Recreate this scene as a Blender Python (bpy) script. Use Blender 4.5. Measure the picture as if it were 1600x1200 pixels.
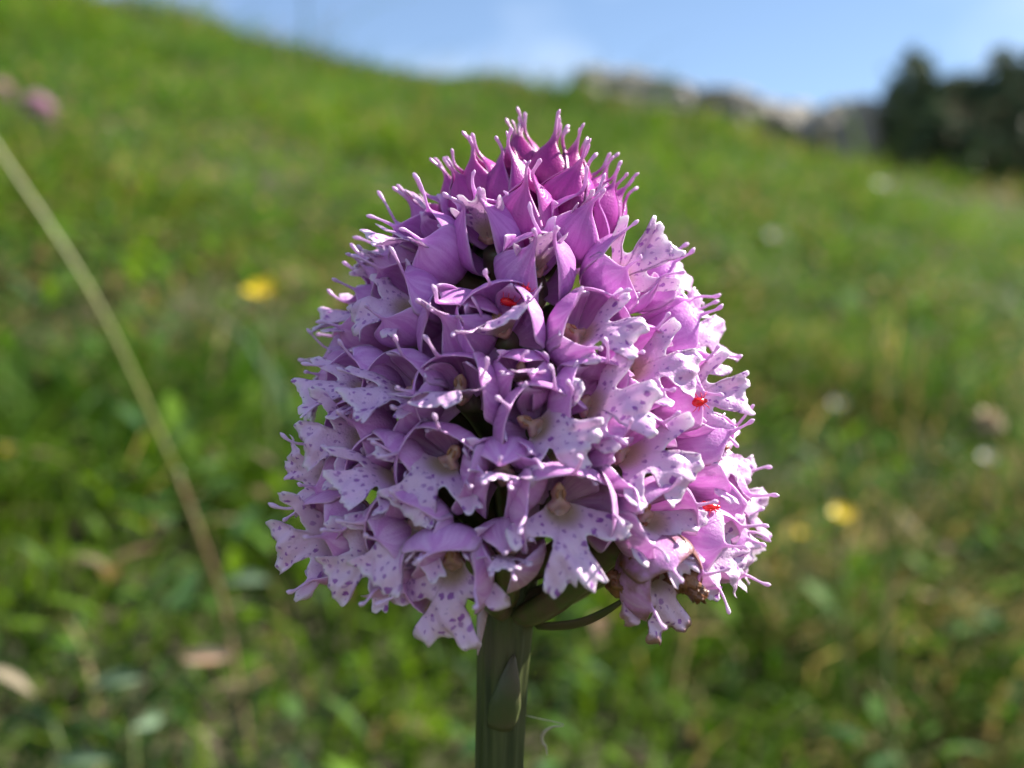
import bpy, math, random
import numpy as np
from mathutils import Vector, Matrix, Quaternion

for o in list(bpy.data.objects):
    bpy.data.objects.remove(o, do_unlink=True)
S = bpy.context.scene
C = S.collection
R = math.radians
rng = np.random.default_rng(11)
random.seed(11)
MM = 0.001

# ------------------------------------------------------------------ camera
CAM_Z = 0.22                 # the lens looks level at the middle of the flower head
CAM_D = 0.0966               # macro distance from lens to the flower's axis
cam_d = bpy.data.cameras.new('camera')
cam_d.sensor_width = 36.0
cam_d.lens = 18.0 / math.tan(R(22.5))
cam_d.clip_start = 0.005
cam_d.clip_end = 500.0
cam_d.dof.use_dof = True
cam_d.dof.focus_distance = CAM_D - 0.0090
cam_d.dof.aperture_fstop = 24.0
cam = bpy.data.objects.new('camera', cam_d)
cam.location = (0, -CAM_D, CAM_Z)
cam.rotation_euler = (R(90), 0, 0)
C.objects.link(cam)
S.camera = cam

# ------------------------------------------------------------------ light
SUN = Vector((0.68, 0.25, 0.70)).normalized()     # towards the sun
sun_el = math.asin(SUN.z)
sun_az = math.atan2(SUN.x, SUN.y)
W = bpy.data.worlds.new('World')
S.world = W
W.use_nodes = True
nt = W.node_tree
nt.nodes.clear()
wo = nt.nodes.new('ShaderNodeOutputWorld')
bg = nt.nodes.new('ShaderNodeBackground')
sky = nt.nodes.new('ShaderNodeTexSky')
sky.sky_type = 'NISHITA'
sky.sun_disc = False
sky.sun_elevation = sun_el
sky.sun_rotation = sun_az
sky.altitude = 1500
sky.air_density = 1.0
sky.dust_density = 0.15
sky.ozone_density = 1.0
tc = nt.nodes.new('ShaderNodeTexCoord')
cn = nt.nodes.new('ShaderNodeTexNoise')
cn.inputs['Scale'].default_value = 3.4
cn.inputs['Detail'].default_value = 3.0
cn.inputs['Roughness'].default_value = 0.5
cmap = nt.nodes.new('ShaderNodeMapping')
cmap.inputs['Location'].default_value = (0.42, 0.0, 0.30)
cmap.inputs['Scale'].default_value = (1.0, 1.0, 1.7)
cr = nt.nodes.new('ShaderNodeMapRange')
cr.inputs['From Min'].default_value = 0.42
cr.inputs['From Max'].default_value = 0.75
cr.inputs['To Min'].default_value = 0.0
cr.inputs['To Max'].default_value = 0.55
cm = nt.nodes.new('ShaderNodeMix')
cm.data_type = 'RGBA'
nt.links.new(tc.outputs['Generated'], cmap.inputs['Vector'])
nt.links.new(cmap.outputs['Vector'], cn.inputs['Vector'])
nt.links.new(cn.outputs['Fac'], cr.inputs['Value'])
nt.links.new(cr.outputs['Result'], cm.inputs['Factor'])
nt.links.new(sky.outputs['Color'], cm.inputs[6])
cm.inputs[7].default_value = (7.6, 8.6, 9.8, 1)
nt.links.new(cm.outputs[2], bg.inputs['Color'])
bg.inputs['Strength'].default_value = 0.063
nt.links.new(bg.outputs[0], wo.inputs[0])

sl = bpy.data.lights.new('sun', 'SUN')
sl.energy = 5.0
sl.angle = R(0.53)
sl.color = (1.0, 0.955, 0.88)
so = bpy.data.objects.new('sun', sl)
so.rotation_euler = SUN.to_track_quat('Z', 'Y').to_euler()
so.location = (2, 1, 3)
C.objects.link(so)

S.view_settings.view_transform = 'Standard'
S.view_settings.look = 'None'
S.view_settings.exposure = 1.55
S.view_settings.gamma = 1.0
S.view_settings.use_curve_mapping = False
S.render.engine = 'CYCLES'
S.cycles.use_denoising = True
S.cycles.denoiser = 'OPENIMAGEDENOISE'
S.cycles.max_bounces = 10
S.cycles.transparent_max_bounces = 8
S.cycles.sample_clamp_indirect = 6.0


# ------------------------------------------------------------------ helpers
def tag(o, label=None, cat=None, group=None, kind=None):
    if label: o['label'] = label
    if cat: o['category'] = cat
    if group: o['group'] = group
    if kind: o['kind'] = kind
    return o


def empty(name, loc=(0, 0, 0), parent=None):
    o = bpy.data.objects.new(name, None)
    o.empty_display_size = 0.005
    C.objects.link(o)
    if parent: o.parent = parent
    o.location = loc
    return o


def mesh(name, V, F, mat=None, attrs=None, uv=None, smooth=True):
    """V (n,3) array, F (m,4) or (m,3) array or list of faces"""
    me = bpy.data.meshes.new(name)
    V = np.asarray(V, dtype=np.float32)
    if isinstance(F, np.ndarray):
        k = F.shape[1]
        me.vertices.add(len(V))
        me.vertices.foreach_set('co', V.ravel())
        me.loops.add(F.size)
        me.loops.foreach_set('vertex_index', F.astype(np.int32).ravel())
        me.polygons.add(len(F))
        me.polygons.foreach_set('loop_start', np.arange(0, F.size, k, dtype=np.int32))
        me.polygons.foreach_set('loop_total', np.full(len(F), k, dtype=np.int32))
        me.update(calc_edges=True)
    else:
        me.from_pydata([tuple(map(float, v)) for v in V], [], F)
    if smooth:
        me.polygons.foreach_set('use_smooth', np.ones(len(me.polygons), dtype=bool))
    for k, a in (attrs or {}).items():
        a = np.asarray(a, dtype=np.float32)
        if a.ndim == 1:
            at = me.attributes.new(k, 'FLOAT', 'POINT')
            at.data.foreach_set('value', a)
        else:
            at = me.attributes.new(k, 'FLOAT_VECTOR', 'POINT')
            at.data.foreach_set('vector', a.ravel())
    if mat: me.materials.append(mat)
    me.update()
    return me


def obj(name, me, parent=None, loc=None):
    o = bpy.data.objects.new(name, me)
    C.objects.link(o)
    if parent: o.parent = parent
    if loc is not None: o.location = loc
    return o


def grid_faces(nu, nv, wrap=False):
    i = np.arange(nu - 1)[:, None]
    nj = nv if wrap else nv - 1
    j = np.arange(nj)[None, :]
    j2 = (j + 1) % nv
    a = i * nv + j
    b = i * nv + j2
    c = (i + 1) * nv + j2
    d = (i + 1) * nv + j
    return np.stack([a, b, c, d], -1).reshape(-1, 4)


def interp(x, xs, ys):
    """smooth (cubic hermite) interpolation of a table"""
    xs = np.asarray(xs, float)
    ys = np.asarray(ys, float)
    m = np.gradient(ys, xs, axis=0)
    x = np.clip(np.asarray(x, float), xs[0], xs[-1])
    k = np.clip(np.searchsorted(xs, x, side='right') - 1, 0, len(xs) - 2)
    h = xs[k + 1] - xs[k]
    t = (x - xs[k]) / h
    if ys.ndim == 2:
        h = h[..., None]; t = t[..., None]
    t2, t3 = t * t, t * t * t
    return ((2 * t3 - 3 * t2 + 1) * ys[k] + (t3 - 2 * t2 + t) * h * m[k]
            + (-2 * t3 + 3 * t2) * ys[k + 1] + (t3 - t2) * h * m[k + 1])


def tube(P, rad, n=10, rib=None, close=True):
    """closed tube along points P with radius per point; rib(angle, k) scales the radius"""
    P = np.asarray(P, float)
    m = len(P)
    T = np.gradient(P, axis=0)
    T /= np.linalg.norm(T, axis=1)[:, None] + 1e-12
    ref = np.array([0.0, 0.0, 1.0]) if abs(T[0][2]) < 0.9 else np.array([1.0, 0.0, 0.0])
    A = np.zeros_like(P); B = np.zeros_like(P)
    a = np.cross(T[0], ref); a /= np.linalg.norm(a)
    for i in range(m):
        a = a - T[i] * np.dot(a, T[i]); a /= np.linalg.norm(a)
        A[i] = a; B[i] = np.cross(T[i], a)
    ang = np.arange(n) * 2 * np.pi / n
    rad = np.broadcast_to(np.asarray(rad, float), (m,))
    rr = rad[:, None] * np.ones((m, n))
    if rib is not None:
        for i in range(m):
            rr[i] *= rib(ang, i / (m - 1))
    V = P[:, None, :] + rr[..., None] * (np.cos(ang)[None, :, None] * A[:, None, :] + np.sin(ang)[None, :, None] * B[:, None, :])
    V = V.reshape(-1, 3)
    F = [tuple(f) for f in grid_faces(m, n, True)]
    if close:
        F.append(tuple(range(n - 1, -1, -1)))
        F.append(tuple((m - 1) * n + j for j in range(n)))
    u = np.repeat(np.linspace(0, 1, m), n)
    return V, F, u


def join(parts):
    """join (V, F) pairs"""
    Vs, Fs, off = [], [], 0
    for V, F in parts:
        Vs.append(np.asarray(V))
        Fs += [tuple(int(i) + off for i in f) for f in F]
        off += len(V)
    return np.concatenate(Vs), Fs


def bez(pts, n):
    pts = np.asarray(pts, float)
    return interp(np.linspace(0, 1, n), np.linspace(0, 1, len(pts)), pts)


# ------------------------------------------------------------------ materials
class NT:
    def __init__(self, name):
        self.m = bpy.data.materials.new(name)
        self.m.use_nodes = True
        self.t = self.m.node_tree
        self.t.nodes.clear()
        self.out = self.n('ShaderNodeOutputMaterial')

    def n(self, ty, **kw):
        x = self.t.nodes.new(ty)
        for k, v in kw.items():
            if hasattr(x, k) and k not in x.inputs: setattr(x, k, v)
            else: x.inputs[k].default_value = v
        return x

    def l(self, a, b):
        self.t.links.new(a, b)

    def put(self, v, sock):
        if hasattr(v, 'is_output'): self.l(v, sock)
        else:
            if isinstance(v, tuple) and len(v) == 3: v = (*v, 1)
            sock.default_value = v

    def attr(self, name):
        x = self.n('ShaderNodeAttribute', attribute_name=name)
        return x

    def math(self, op, a, b=0.0, c=0.0, clamp=False):
        x = self.n('ShaderNodeMath', operation=op, use_clamp=clamp)
        self.put(a, x.inputs[0]); self.put(b, x.inputs[1]); self.put(c, x.inputs[2])
        return x.outputs[0]

    def rng(self, v, a, b, c=0.0, d=1.0, smooth=True):
        x = self.n('ShaderNodeMapRange', interpolation_type='SMOOTHSTEP' if smooth else 'LINEAR')
        self.put(v, x.inputs['Value'])
        for k, q in zip(('From Min', 'From Max', 'To Min', 'To Max'), (a, b, c, d)):
            self.put(q, x.inputs[k])
        return x.outputs[0]

    def mix(self, f, a, b, blend='MIX'):
        x = self.n('ShaderNodeMix', data_type='RGBA', blend_type=blend)
        self.put(f, x.inputs[0]); self.put(a, x.inputs[6]); self.put(b, x.inputs[7])
        return x.outputs[2]

    def noise(self, vec, scale, detail=2.0, rough=0.5):
        x = self.n('ShaderNodeTexNoise', Scale=scale, Detail=detail, Roughness=rough)
        if vec is not None: self.l(vec, x.inputs['Vector'])
        return x

    def bump(self, h, strength, dist):
        x = self.n('ShaderNodeBump', Strength=strength, Distance=dist)
        self.l(h, x.inputs['Height'])
        return x.outputs[0]

    def bsdf(self, color, rough=0.5, normal=None, sss=0.0, radius=None, spec=0.5, trans=0.0, tcolor=None):
        p = self.n('ShaderNodeBsdfPrincipled')
        self.put(color, p.inputs['Base Color'])
        self.put(rough, p.inputs['Roughness'])
        p.inputs['Specular IOR Level'].default_value = spec
        if normal is not None: self.l(normal, p.inputs['Normal'])
        if sss:
            p.inputs['Subsurface Weight'].default_value = sss
            p.inputs['Subsurface Radius'].default_value = radius
            p.inputs['Subsurface Scale'].default_value = 1.0
        s = p.outputs[0]
        if trans:
            t = self.n('ShaderNodeBsdfTranslucent')
            self.put(tcolor if tcolor is not None else color, t.inputs['Color'])
            if normal is not None: self.l(normal, t.inputs['Normal'])
            x = self.n('ShaderNodeMixShader', Fac=trans)
            self.l(s, x.inputs[1]); self.l(t.outputs[0], x.inputs[2])
            s = x.outputs[0]
        self.l(s, self.out.inputs['Surface'])
        return self.m


def mat_petal():
    k = NT('sepal_tissue')
    oi = k.n('ShaderNodeObjectInfo')
    u = k.attr('u').outputs['Fac']
    e = k.attr('e').outputs['Fac']
    tex = k.n('ShaderNodeTexCoord').outputs['Object']
    # veins run along the sepal
    vv = k.n('ShaderNodeCombineXYZ')
    k.l(k.attr('s').outputs['Fac'], vv.inputs[0])
    k.l(k.math('MULTIPLY', u, 0.35), vv.inputs[1])
    k.l(oi.outputs['Random'], vv.inputs[2])
    vein = k.noise(vv.outputs[0], 7.0, 3.0, 0.6).outputs['Fac']
    blotch = k.noise(tex, 900.0, 2.0).outputs['Fac']
    base = oi.outputs['Color']
    dark = k.mix(1.0, base, (0.84, 0.60, 0.84), 'MULTIPLY')
    col = k.mix(k.rng(vein, 0.35, 0.68), dark, base)
    col = k.mix(k.rng(blotch, 0.45, 0.8, 0.0, 0.28), col, k.mix(1.0, base, (1.10, 1.25, 1.10), 'MULTIPLY'))
    tip = k.mix(0.60, base, (0.80, 0.62, 0.84))
    col = k.mix(k.rng(u, 0.62, 0.94, 0.0, 0.9), col, tip)
    col = k.mix(k.rng(u, 0.20, 0.02, 0.0, 0.6), col, k.mix(0.35, base, (0.40, 0.30, 0.20)))
    col = k.mix(k.rng(e, 0.84, 1.0, 0.0, 0.42), col, k.mix(0.5, base, (0.90, 0.78, 0.90)))
    # withered tissue, only on florets going over
    wn = k.noise(tex, 650.0, 3.0, 0.6).outputs['Fac']
    wv = k.math('ADD', k.math('MULTIPLY', e, 0.45), k.math('MULTIPLY', wn, 0.8))
    wv = k.math('ADD', wv, k.math('MULTIPLY', oi.outputs['Alpha'], 0.9))
    col = k.mix(k.rng(wv, 1.10, 1.45, 0.0, 0.92), col, (0.23, 0.085, 0.035))
    fine = k.noise(tex, 5200.0, 2.0).outputs['Fac']
    nrm = k.bump(k.math('ADD', fine, k.math('MULTIPLY', vein, 0.5)), 0.55, 0.00008)
    return k.bsdf(col, 0.36, nrm, 0.30, (0.0006, 0.0005, 0.0006), 0.6, 0.22, k.mix(0.35, col, (0.90, 0.76, 0.84)))


def mat_lip():
    k = NT('lip_tissue')
    oi = k.n('ShaderNodeObjectInfo')
    u = k.attr('u').outputs['Fac']
    e = k.attr('e').outputs['Fac']
    flat = k.attr('flat').outputs['Vector']
    tex = k.n('ShaderNodeTexCoord').outputs['Object']
    off = k.n('ShaderNodeVectorMath', operation='ADD')
    k.l(flat, off.inputs[0])
    cx = k.n('ShaderNodeCombineXYZ')
    k.l(k.math('MULTIPLY', oi.outputs['Random'], 37.0), cx.inputs[0])
    k.l(k.math('MULTIPLY', oi.outputs['Random'], 91.0), cx.inputs[1])
    k.l(cx.outputs[0], off.inputs[1])
    wob = k.noise(off.outputs[0], 1.9, 4.0, 0.62)
    off2 = k.n('ShaderNodeVectorMath', operation='MULTIPLY_ADD')
    k.l(wob.outputs['Color'], off2.inputs[0])
    off2.inputs[1].default_value = (0.75, 0.75, 0.0)
    k.l(off.outputs[0], off2.inputs[2])
    vo = k.n('ShaderNodeTexVoronoi', voronoi_dimensions='2D', Scale=1.38, Randomness=0.85)
    k.l(off2.outputs[0], vo.inputs['Vector'])
    # each spot has its own size; some cells stay empty
    sep = k.n('ShaderNodeSeparateColor')
    k.l(vo.outputs['Color'], sep.inputs[0])
    size = k.rng(sep.outputs[0], 0.12, 1.0, 0.03, 0.29, False)
    d = k.math('SUBTRACT', vo.outputs['Distance'], size)
    spot = k.rng(d, 0.09, -0.06)
    spot = k.math('MULTIPLY', spot, k.rng(u, 0.20, 0.30))
    base = k.mix(0.46, oi.outputs['Color'], (0.88, 0.64, 0.80))
    soft = k.noise(tex, 800.0, 3.0).outputs['Fac']
    col = k.mix(k.rng(soft, 0.35, 0.75, 0.0, 0.5), base, oi.outputs['Color'])
    col = k.mix(k.rng(e, 0.86, 1.0, 0.0, 0.5), col, (0.88, 0.79, 0.86))
    col = k.mix(k.math('MULTIPLY', spot, k.rng(sep.outputs[1], 0.0, 1.0, 0.55, 0.95)), col, (0.27, 0.035, 0.37))
    col = k.mix(k.rng(u, 0.36, 0.14, 0.0, 0.9), col, (0.50, 0.38, 0.22))
    wn = k.noise(tex, 650.0, 3.0, 0.6).outputs['Fac']
    wv = k.math('ADD', k.math('MULTIPLY', k.rng(e, 0.7, 1.0), 0.55), k.math('MULTIPLY', wn, 0.7))
    wv = k.math('ADD', wv, k.math('MULTIPLY', oi.outputs['Alpha'], 0.75))
    col = k.mix(k.rng(wv, 1.12, 1.4, 0.0, 0.9), col, (0.26, 0.10, 0.04))
    fine = k.noise(tex, 5200.0, 2.0).outputs['Fac']
    nrm = k.bump(k.math('ADD', fine, k.math('MULTIPLY', soft, 0.8)), 0.6, 0.00009)
    return k.bsdf(col, 0.34, nrm, 0.25, (0.0006, 0.0005, 0.0006), 0.6, 0.20, k.mix(0.35, col, (0.92, 0.82, 0.86)))


def mat_simple(name, c1, c2, scale, rough=0.5, bump=0.0, bdist=0.0001, trans=0.0, sss=0.0, radius=(0.0006, 0.0004, 0.0003), spec=0.5, detail=4.0):
    k = NT(name)
    tex = k.n('ShaderNodeTexCoord').outputs['Object']
    n = k.noise(tex, scale, detail, 0.55).outputs['Fac']
    col = k.mix(k.rng(n, 0.32, 0.68), c1, c2)
    nrm = k.bump(k.noise(tex, scale * 4, 3.0).outputs['Fac'], bump, bdist) if bump else None
    return k.bsdf(col, rough, nrm, sss, radius, spec, trans)


def mat_stem():
    k = NT('stem_tissue')
    tex = k.n('ShaderNodeTexCoord').outputs['Object']
    mp = k.n('ShaderNodeMapping')
    mp.inputs['Scale'].default_value = (1, 1, 0.06)
    k.l(tex, mp.inputs['Vector'])
    n = k.noise(mp.outputs[0], 900.0, 4.0, 0.6).outputs['Fac']
    n2 = k.noise(tex, 160.0, 3.0).outputs['Fac']
    col = k.mix(k.rng(n, 0.3, 0.7), (0.026, 0.036, 0.008), (0.080, 0.090, 0.026))
    col = k.mix(k.rng(n2, 0.45, 0.75, 0.0, 0.45), col, (0.10, 0.06, 0.045))
    nrm = k.bump(n, 0.4, 0.0002)
    return k.bsdf(col, 0.5, nrm, 0.15, (0.0006, 0.0009, 0.0003), 0.35)


def mat_blade():
    k = NT('grass_blade')
    c = k.attr('tint').outputs['Color']
    u = k.attr('u').outputs['Fac']
    col = k.mix(k.rng(u, 0.75, 1.0, 0.0, 0.35), c, (0.30, 0.26, 0.12))
    return k.bsdf(col, 0.6, None, 0, None, 0.16, 0.42, k.mix(0.5, col, k.mix(1.0, col, (1.5, 1.35, 0.55), 'MULTIPLY')))


M_SEPAL = mat_petal()
M_LIP = mat_lip()
M_STEM = mat_stem()
M_OVARY = mat_simple('ovary_tissue', (0.13, 0.075, 0.06), (0.085, 0.105, 0.035), 500.0, 0.42, 0.3, 0.0001, 0, 0.3)
M_COLUMN = mat_simple('column_tissue', (0.50, 0.29, 0.20), (0.44, 0.25, 0.26), 900.0, 0.35, 0.4, 0.0001, 0, 0.5, (0.0008, 0.0004, 0.0002))
M_POLLEN = mat_simple('pollen_mass', (0.40, 0.20, 0.10), (0.34, 0.16, 0.08), 2500.0, 0.5, 0.6, 0.0001)
M_BRACT = mat_simple('bract_tissue', (0.080, 0.098, 0.032), (0.13, 0.085, 0.055), 220.0, 0.5, 0.3, 0.0001, 0.3)
M_MITE = mat_simple('mite_shell', (0.78, 0.016, 0.020), (0.62, 0.010, 0.012), 3000.0, 0.22, 0.2, 0.00005, 0, 0.3, (0.0004, 0.00005, 0.00005))
M_DARKMITE = mat_simple('brown_shell', (0.20, 0.045, 0.02), (0.30, 0.08, 0.03), 3000.0, 0.4)
M_SHRIVEL = mat_simple('shrivelled_tissue', (0.13, 0.042, 0.018), (0.26, 0.10, 0.045), 900.0, 0.35, 0.8, 0.0003)
M_BLADE = mat_blade()

# ------------------------------------------------------------------ terrain
RIDGE_Y, SL_Y, SL_X = 5.0, 0.305, -0.222


def _h(x, y):
    x = np.asarray(x, float); y = np.asarray(y, float)
    return (0.5 * np.sin(1.3 * x + 0.7 * y + 0.4) * np.sin(0.9 * y - 0.5 * x + 1.0) + 0.3 * np.sin(3.1 * x - 1.9 * y) * np.sin(2.3 * y + 1.1 * x)
            + 0.12 * np.sin(7.3 * x + 4.1 * y + 1) * np.sin(6.1 * y - 3.3 * x))


def ground(x, y):
    x = np.asarray(x, float); y = np.asarray(y, float)
    q = y - RIDGE_Y
    over = 0.5 * (q + np.sqrt(q * q + 0.35)) - 0.5 * (-RIDGE_Y + math.sqrt(RIDGE_Y ** 2 + 0.35))   # ~max(q,0): the brow of the slope
    back = 0.5 * (-(y + 4) + np.sqrt((y + 4) ** 2 + 1.0))
    z = SL_Y * y - (SL_Y + 0.32) * over + (SL_Y - 0.03) * (back - 0.5 * (-4 + math.sqrt(17.0)))
    lim = 7.0
    z = z + SL_X * lim * np.tanh(x / lim)
    d = np.sqrt(x * x + y * y)
    amp = np.clip((d - 0.25) / 2.0, 0, 1)
    z = z + 0.10 * np.exp(-((x + 0.05) ** 2 / 0.03 + (y - 4.9) ** 2 / 0.12))      # grassy hump on the brow
    return z + 0.075 * amp * _h(x, y)


def build_ground():
    t = np.linspace(-1, 1, 221)
    xs = np.sign(t) * (np.abs(t) ** 3.2) * 70 + t * 3.0
    ys = np.sign(t) * (np.abs(t) ** 3.2) * 70 + t * 3.0 + 1.5
    X, Y = np.meshgrid(xs, ys, indexing='xy')
    Z = ground(X, Y)
    V = np.stack([X, Y, Z], -1).reshape(-1, 3)
    k = NT('meadow_soil')
    tex = k.n('ShaderNodeTexCoord').outputs['Object']
    n1 = k.noise(tex, 5.0, 6.0, 0.6).outputs['Fac']
    n2 = k.noise(tex, 60.0, 5.0, 0.6).outputs['Fac']
    col = k.mix(k.rng(n1, 0.35, 0.65), (0.030, 0.034, 0.012), (0.048, 0.044, 0.022))
    col = k.mix(k.rng(n2, 0.45, 0.75, 0, 0.7), col, (0.075, 0.058, 0.032))
    m = k.bsdf(col, 0.9, k.bump(n2, 0.8, 0.01), spec=0.2)
    o = obj('ground', mesh('ground', V, grid_faces(221, 221), m))
    tag(o, kind='structure')


build_ground()


def ray(px, py):
    """direction through a point of the 1600x1200 photograph, unit depth along +y"""
    s = math.tan(R(22.5)) / 800.0
    return np.array([(px - 800) * s, 1.0, (600 - py) * s])


def at(px, py, y):
    d = ray(px, py)
    t = y + CAM_D
    return np.array([0, -CAM_D, CAM_Z]) + d * t


def spot_on_meadow(px, py, h):
    """the point at height h above the meadow on the line of sight"""
    for y in np.arange(0.12, 8, 0.01):
        p = at(px, py, y)
        if p[2] - float(ground(p[0], p[1])) <= h:
            return p
    return at(px, py, 5.0)


# ------------------------------------------------------------------ grass
def vnoise(x, y, s, seed):
    r = np.random.default_rng(seed)
    T = r.random((64, 64))
    fx, fy = x * s + 100, y * s + 100
    i, j = np.floor(fx).astype(int), np.floor(fy).astype(int)
    u, v = fx - i, fy - j
    u = u * u * (3 - 2 * u); v = v * v * (3 - 2 * v)
    g = lambda a, b: T[a % 64, b % 64]
    return (g(i, j) * (1 - u) + g(i + 1, j) * u) * (1 - v) + (g(i, j + 1) * (1 - u) + g(i + 1, j + 1) * u) * v


def build_grass():
    pos = []
    # nearer bands are denser; further bands use broader tufts of blades
    bands = [(-0.55, 0.10, 26000, 0.9), (0.10, 0.45, 42000, 0.9), (0.45, 1.1, 30000, 1.0), (1.1, 2.4, 11000, 1.5), (2.4, 6.6, 3000, 2.6)]
    P, Wd, Hd = [], [], []
    for y0, y1, dens, ws in bands:
        halfw = 0.62 + 0.62 * max(y1, 0.0)
        n = int(2 * halfw * (y1 - y0) * dens)
        x = rng.uniform(-halfw, halfw, n); y = rng.uniform(y0, y1, n)
        keep = np.abs(x) < 0.62 + 0.62 * np.maximum(y, 0)
        cl = vnoise(x, y, 16.0, 3) * 0.6 + vnoise(x, y, 5.0, 4) * 0.4
        keep &= rng.random(n) < np.clip((cl - 0.15) * 2.6, 0.3, 1)
        x, y = x[keep], y[keep]
        P.append(np.stack([x, y], -1)); Wd.append(np.full(len(x), ws)); Hd.append(np.full(len(x), 1.0))
    P = np.concatenate(P); ws = np.concatenate(Wd)
    x, y = P.T
    n = len(x)
    z = ground(x, y) - 0.003
    hn = vnoise(x, y, 7.0, 8)
    dist = np.sqrt(x * x + (y + CAM_D) ** 2)
    h = (0.020 + 0.040 * hn ** 1.6 + 0.030 * vnoise(x, y, 22.0, 9) ** 2) * rng.uniform(0.5, 1.4, n)
    tus = vnoise(x, y, 2.6, 41) * 0.6 + vnoise(x, y, 6.5, 42) * 0.4
    h *= np.where(y > 0.5, 0.5 + 4.2 * np.clip(tus - 0.42, 0, 1), 1.0)
    h = np.where((y < 0.12), np.minimum(h, 0.075), h)
    tall = (rng.random(n) < 0.02) & (y > 1.2)
    h = np.where(tall, h * 2.6, h)
    w = rng.uniform(0.0012, 0.0034, n) * ws
    az = rng.uniform(0, 2 * np.pi, n)
    lean = rng.uniform(0.3, 2.0, n)
    wind = np.array([0.25, -0.05])
    lx = np.cos(az) * lean + wind[0]; ly = np.sin(az) * lean + wind[1]
    sd = rng.uniform(0, 2 * np.pi, n)
    sx, sy = np.cos(sd), np.sin(sd)
    lv = np.array([0.0, 0.38, 0.72, 1.0])
    V = np.zeros((n, 7, 3)); U = np.zeros((n, 7))
    idx = 0
    for q, t in enumerate(lv):
        cx = x + lx * h * t ** 1.9 * 0.75
        cy = y + ly * h * t ** 1.9 * 0.75
        cz = z + h * (t - 0.30 * lean * t ** 2.4)
        wt = w * (0.8 if q == 0 else 1.0 if q == 1 else 0.75 if q == 2 else 0) * 0.5
        if q < 3:
            V[:, idx] = np.stack([cx - sx * wt, cy - sy * wt, cz], -1)
            V[:, idx + 1] = np.stack([cx + sx * wt, cy + sy * wt, cz], -1)
            U[:, idx] = U[:, idx + 1] = t
            idx += 2
        else:
            V[:, idx] = np.stack([cx, cy, cz], -1); U[:, idx] = t
    base = np.arange(n)[:, None] * 7
    tri = np.array([[0, 1, 3], [0, 3, 2], [2, 3, 5], [2, 5, 4], [4, 5, 6]])
    F = (base[:, None, :] + tri[None]).reshape(-1, 3)
    # tint: patches of yellow-green, mid green, blue-green and straw
    a = vnoise(x, y, 3.2, 21); b = vnoise(x, y, 11.0, 22); cc = rng.random(n)
    g1 = np.array([0.118, 0.205, 0.010]); g2 = np.array([0.036, 0.098, 0.008]); g3 = np.array([0.060, 0.125, 0.055]); st = np.array([0.33, 0.25, 0.14])
    m = np.clip((a - 0.5) * 1.9 + 0.5 + (b - 0.5) * 0.9 + (cc - 0.5) * 0.6, 0, 1)[:, None]
    col = g2 * (1 - m) + g1 * m
    blue = ((b > 0.62) & (rng.random(n) < 0.55))[:, None]
    col = np.where(blue, g3, col)
    dry_p = 0.07 + 0.30 * np.clip((vnoise(x, y, 6.0, 31) - 0.55) * 3, 0, 1) + 0.34 * np.clip((x / np.maximum(dist, 0.05) - 0.05) * 3, 0, 1) * np.clip(1.2 - y, 0, 1) + 0.10 * np.clip((y - 2.0) / 3, 0, 1)
    col = np.where((rng.random(n) < dry_p)[:, None], st * rng.uniform(0.6, 1.2, (n, 1)), col)
    col = col * rng.uniform(0.6, 1.3, (n, 1))
    col = np.repeat(col * np.array([0.86, 0.90, 0.74]), 7, axis=0)
    me = mesh('grass', V.reshape(-1, 3), F, M_BLADE, {'u': U.ravel(), 'tint': col})
    o = obj('grass', me)
    tag(o, 'thick green meadow grass with straw blades covering the slope', 'grass', kind='stuff')
    return n


NG = build_grass()


def leaf_cloud(name, n, region, size, tints, label, cat, tilt=0.9, hgt=(0.008, 0.055)):
    """uncountable small rounded leaves low among the grass"""
    x = rng.uniform(region[0], region[1], n); y = rng.uniform(region[2], region[3], n)
    k = vnoise(x, y, 9.0, 77) + rng.normal(0, 0.25, n) > 0.48
    x, y = x[k], y[k]; n = len(x)
    z = ground(x, y) + rng.uniform(hgt[0], hgt[1], n)
    L = rng.uniform(size[0], size[1], n); az = rng.uniform(0, 2 * np.pi, n)
    t = np.array([0, 0.3, 0.65, 1.0]); wd = np.array([0.12, 0.85, 0.8, 0.05]) * 0.20
    V = np.zeros((n, 4, 3, 3)); ti = rng.uniform(-tilt, tilt, n) + 0.2
    for q in range(4):
        for s in range(3):
            a = t[q] * L; b = (s - 1) * wd[q] * L
            zz = a * np.sin(ti) + np.abs(s - 1) * wd[q] * L * 0.3 - 0.25 * L * t[q] ** 2
            V[:, q, s] = np.stack([x + np.cos(az) * a - np.sin(az) * b, y + np.sin(az) * a + np.cos(az) * b, z + zz], -1)
    f = grid_faces(4, 3)
    F = (np.arange(n)[:, None, None] * 12 + f[None]).reshape(-1, 4)
    tints = np.array(tints)
    col = tints[rng.integers(0, len(tints), n)] * rng.uniform(0.75, 1.25, (n, 1))
    U = np.tile(np.repeat(t * 0.7, 3), n)
    o = obj(name, mesh(name, V.reshape(-1, 3), F, M_BLADE, {'u': U, 'tint': np.repeat(col, 12, axis=0)}))
    tag(o, label, cat, kind='stuff')


leaf_cloud('herb_leaves', 90000, (-1.6, 1.6, 0.21, 3.2), (0.007, 0.022), [(0.06, 0.14, 0.014), (0.08, 0.15, 0.035), (0.05, 0.11, 0.035), (0.10, 0.185, 0.012)],
           'low carpet of small rounded herb leaves among the grass', 'herbs')
leaf_cloud('dry_leaf_litter', 4500, (-0.6, 1.1, 0.14, 2.2), (0.008, 0.020), [(0.26, 0.20, 0.12), (0.20, 0.13, 0.07), (0.32, 0.26, 0.18)],
           'scattered dry straw coloured litter lying in the meadow', 'litter', 0.4, (0.005, 0.06))

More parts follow.
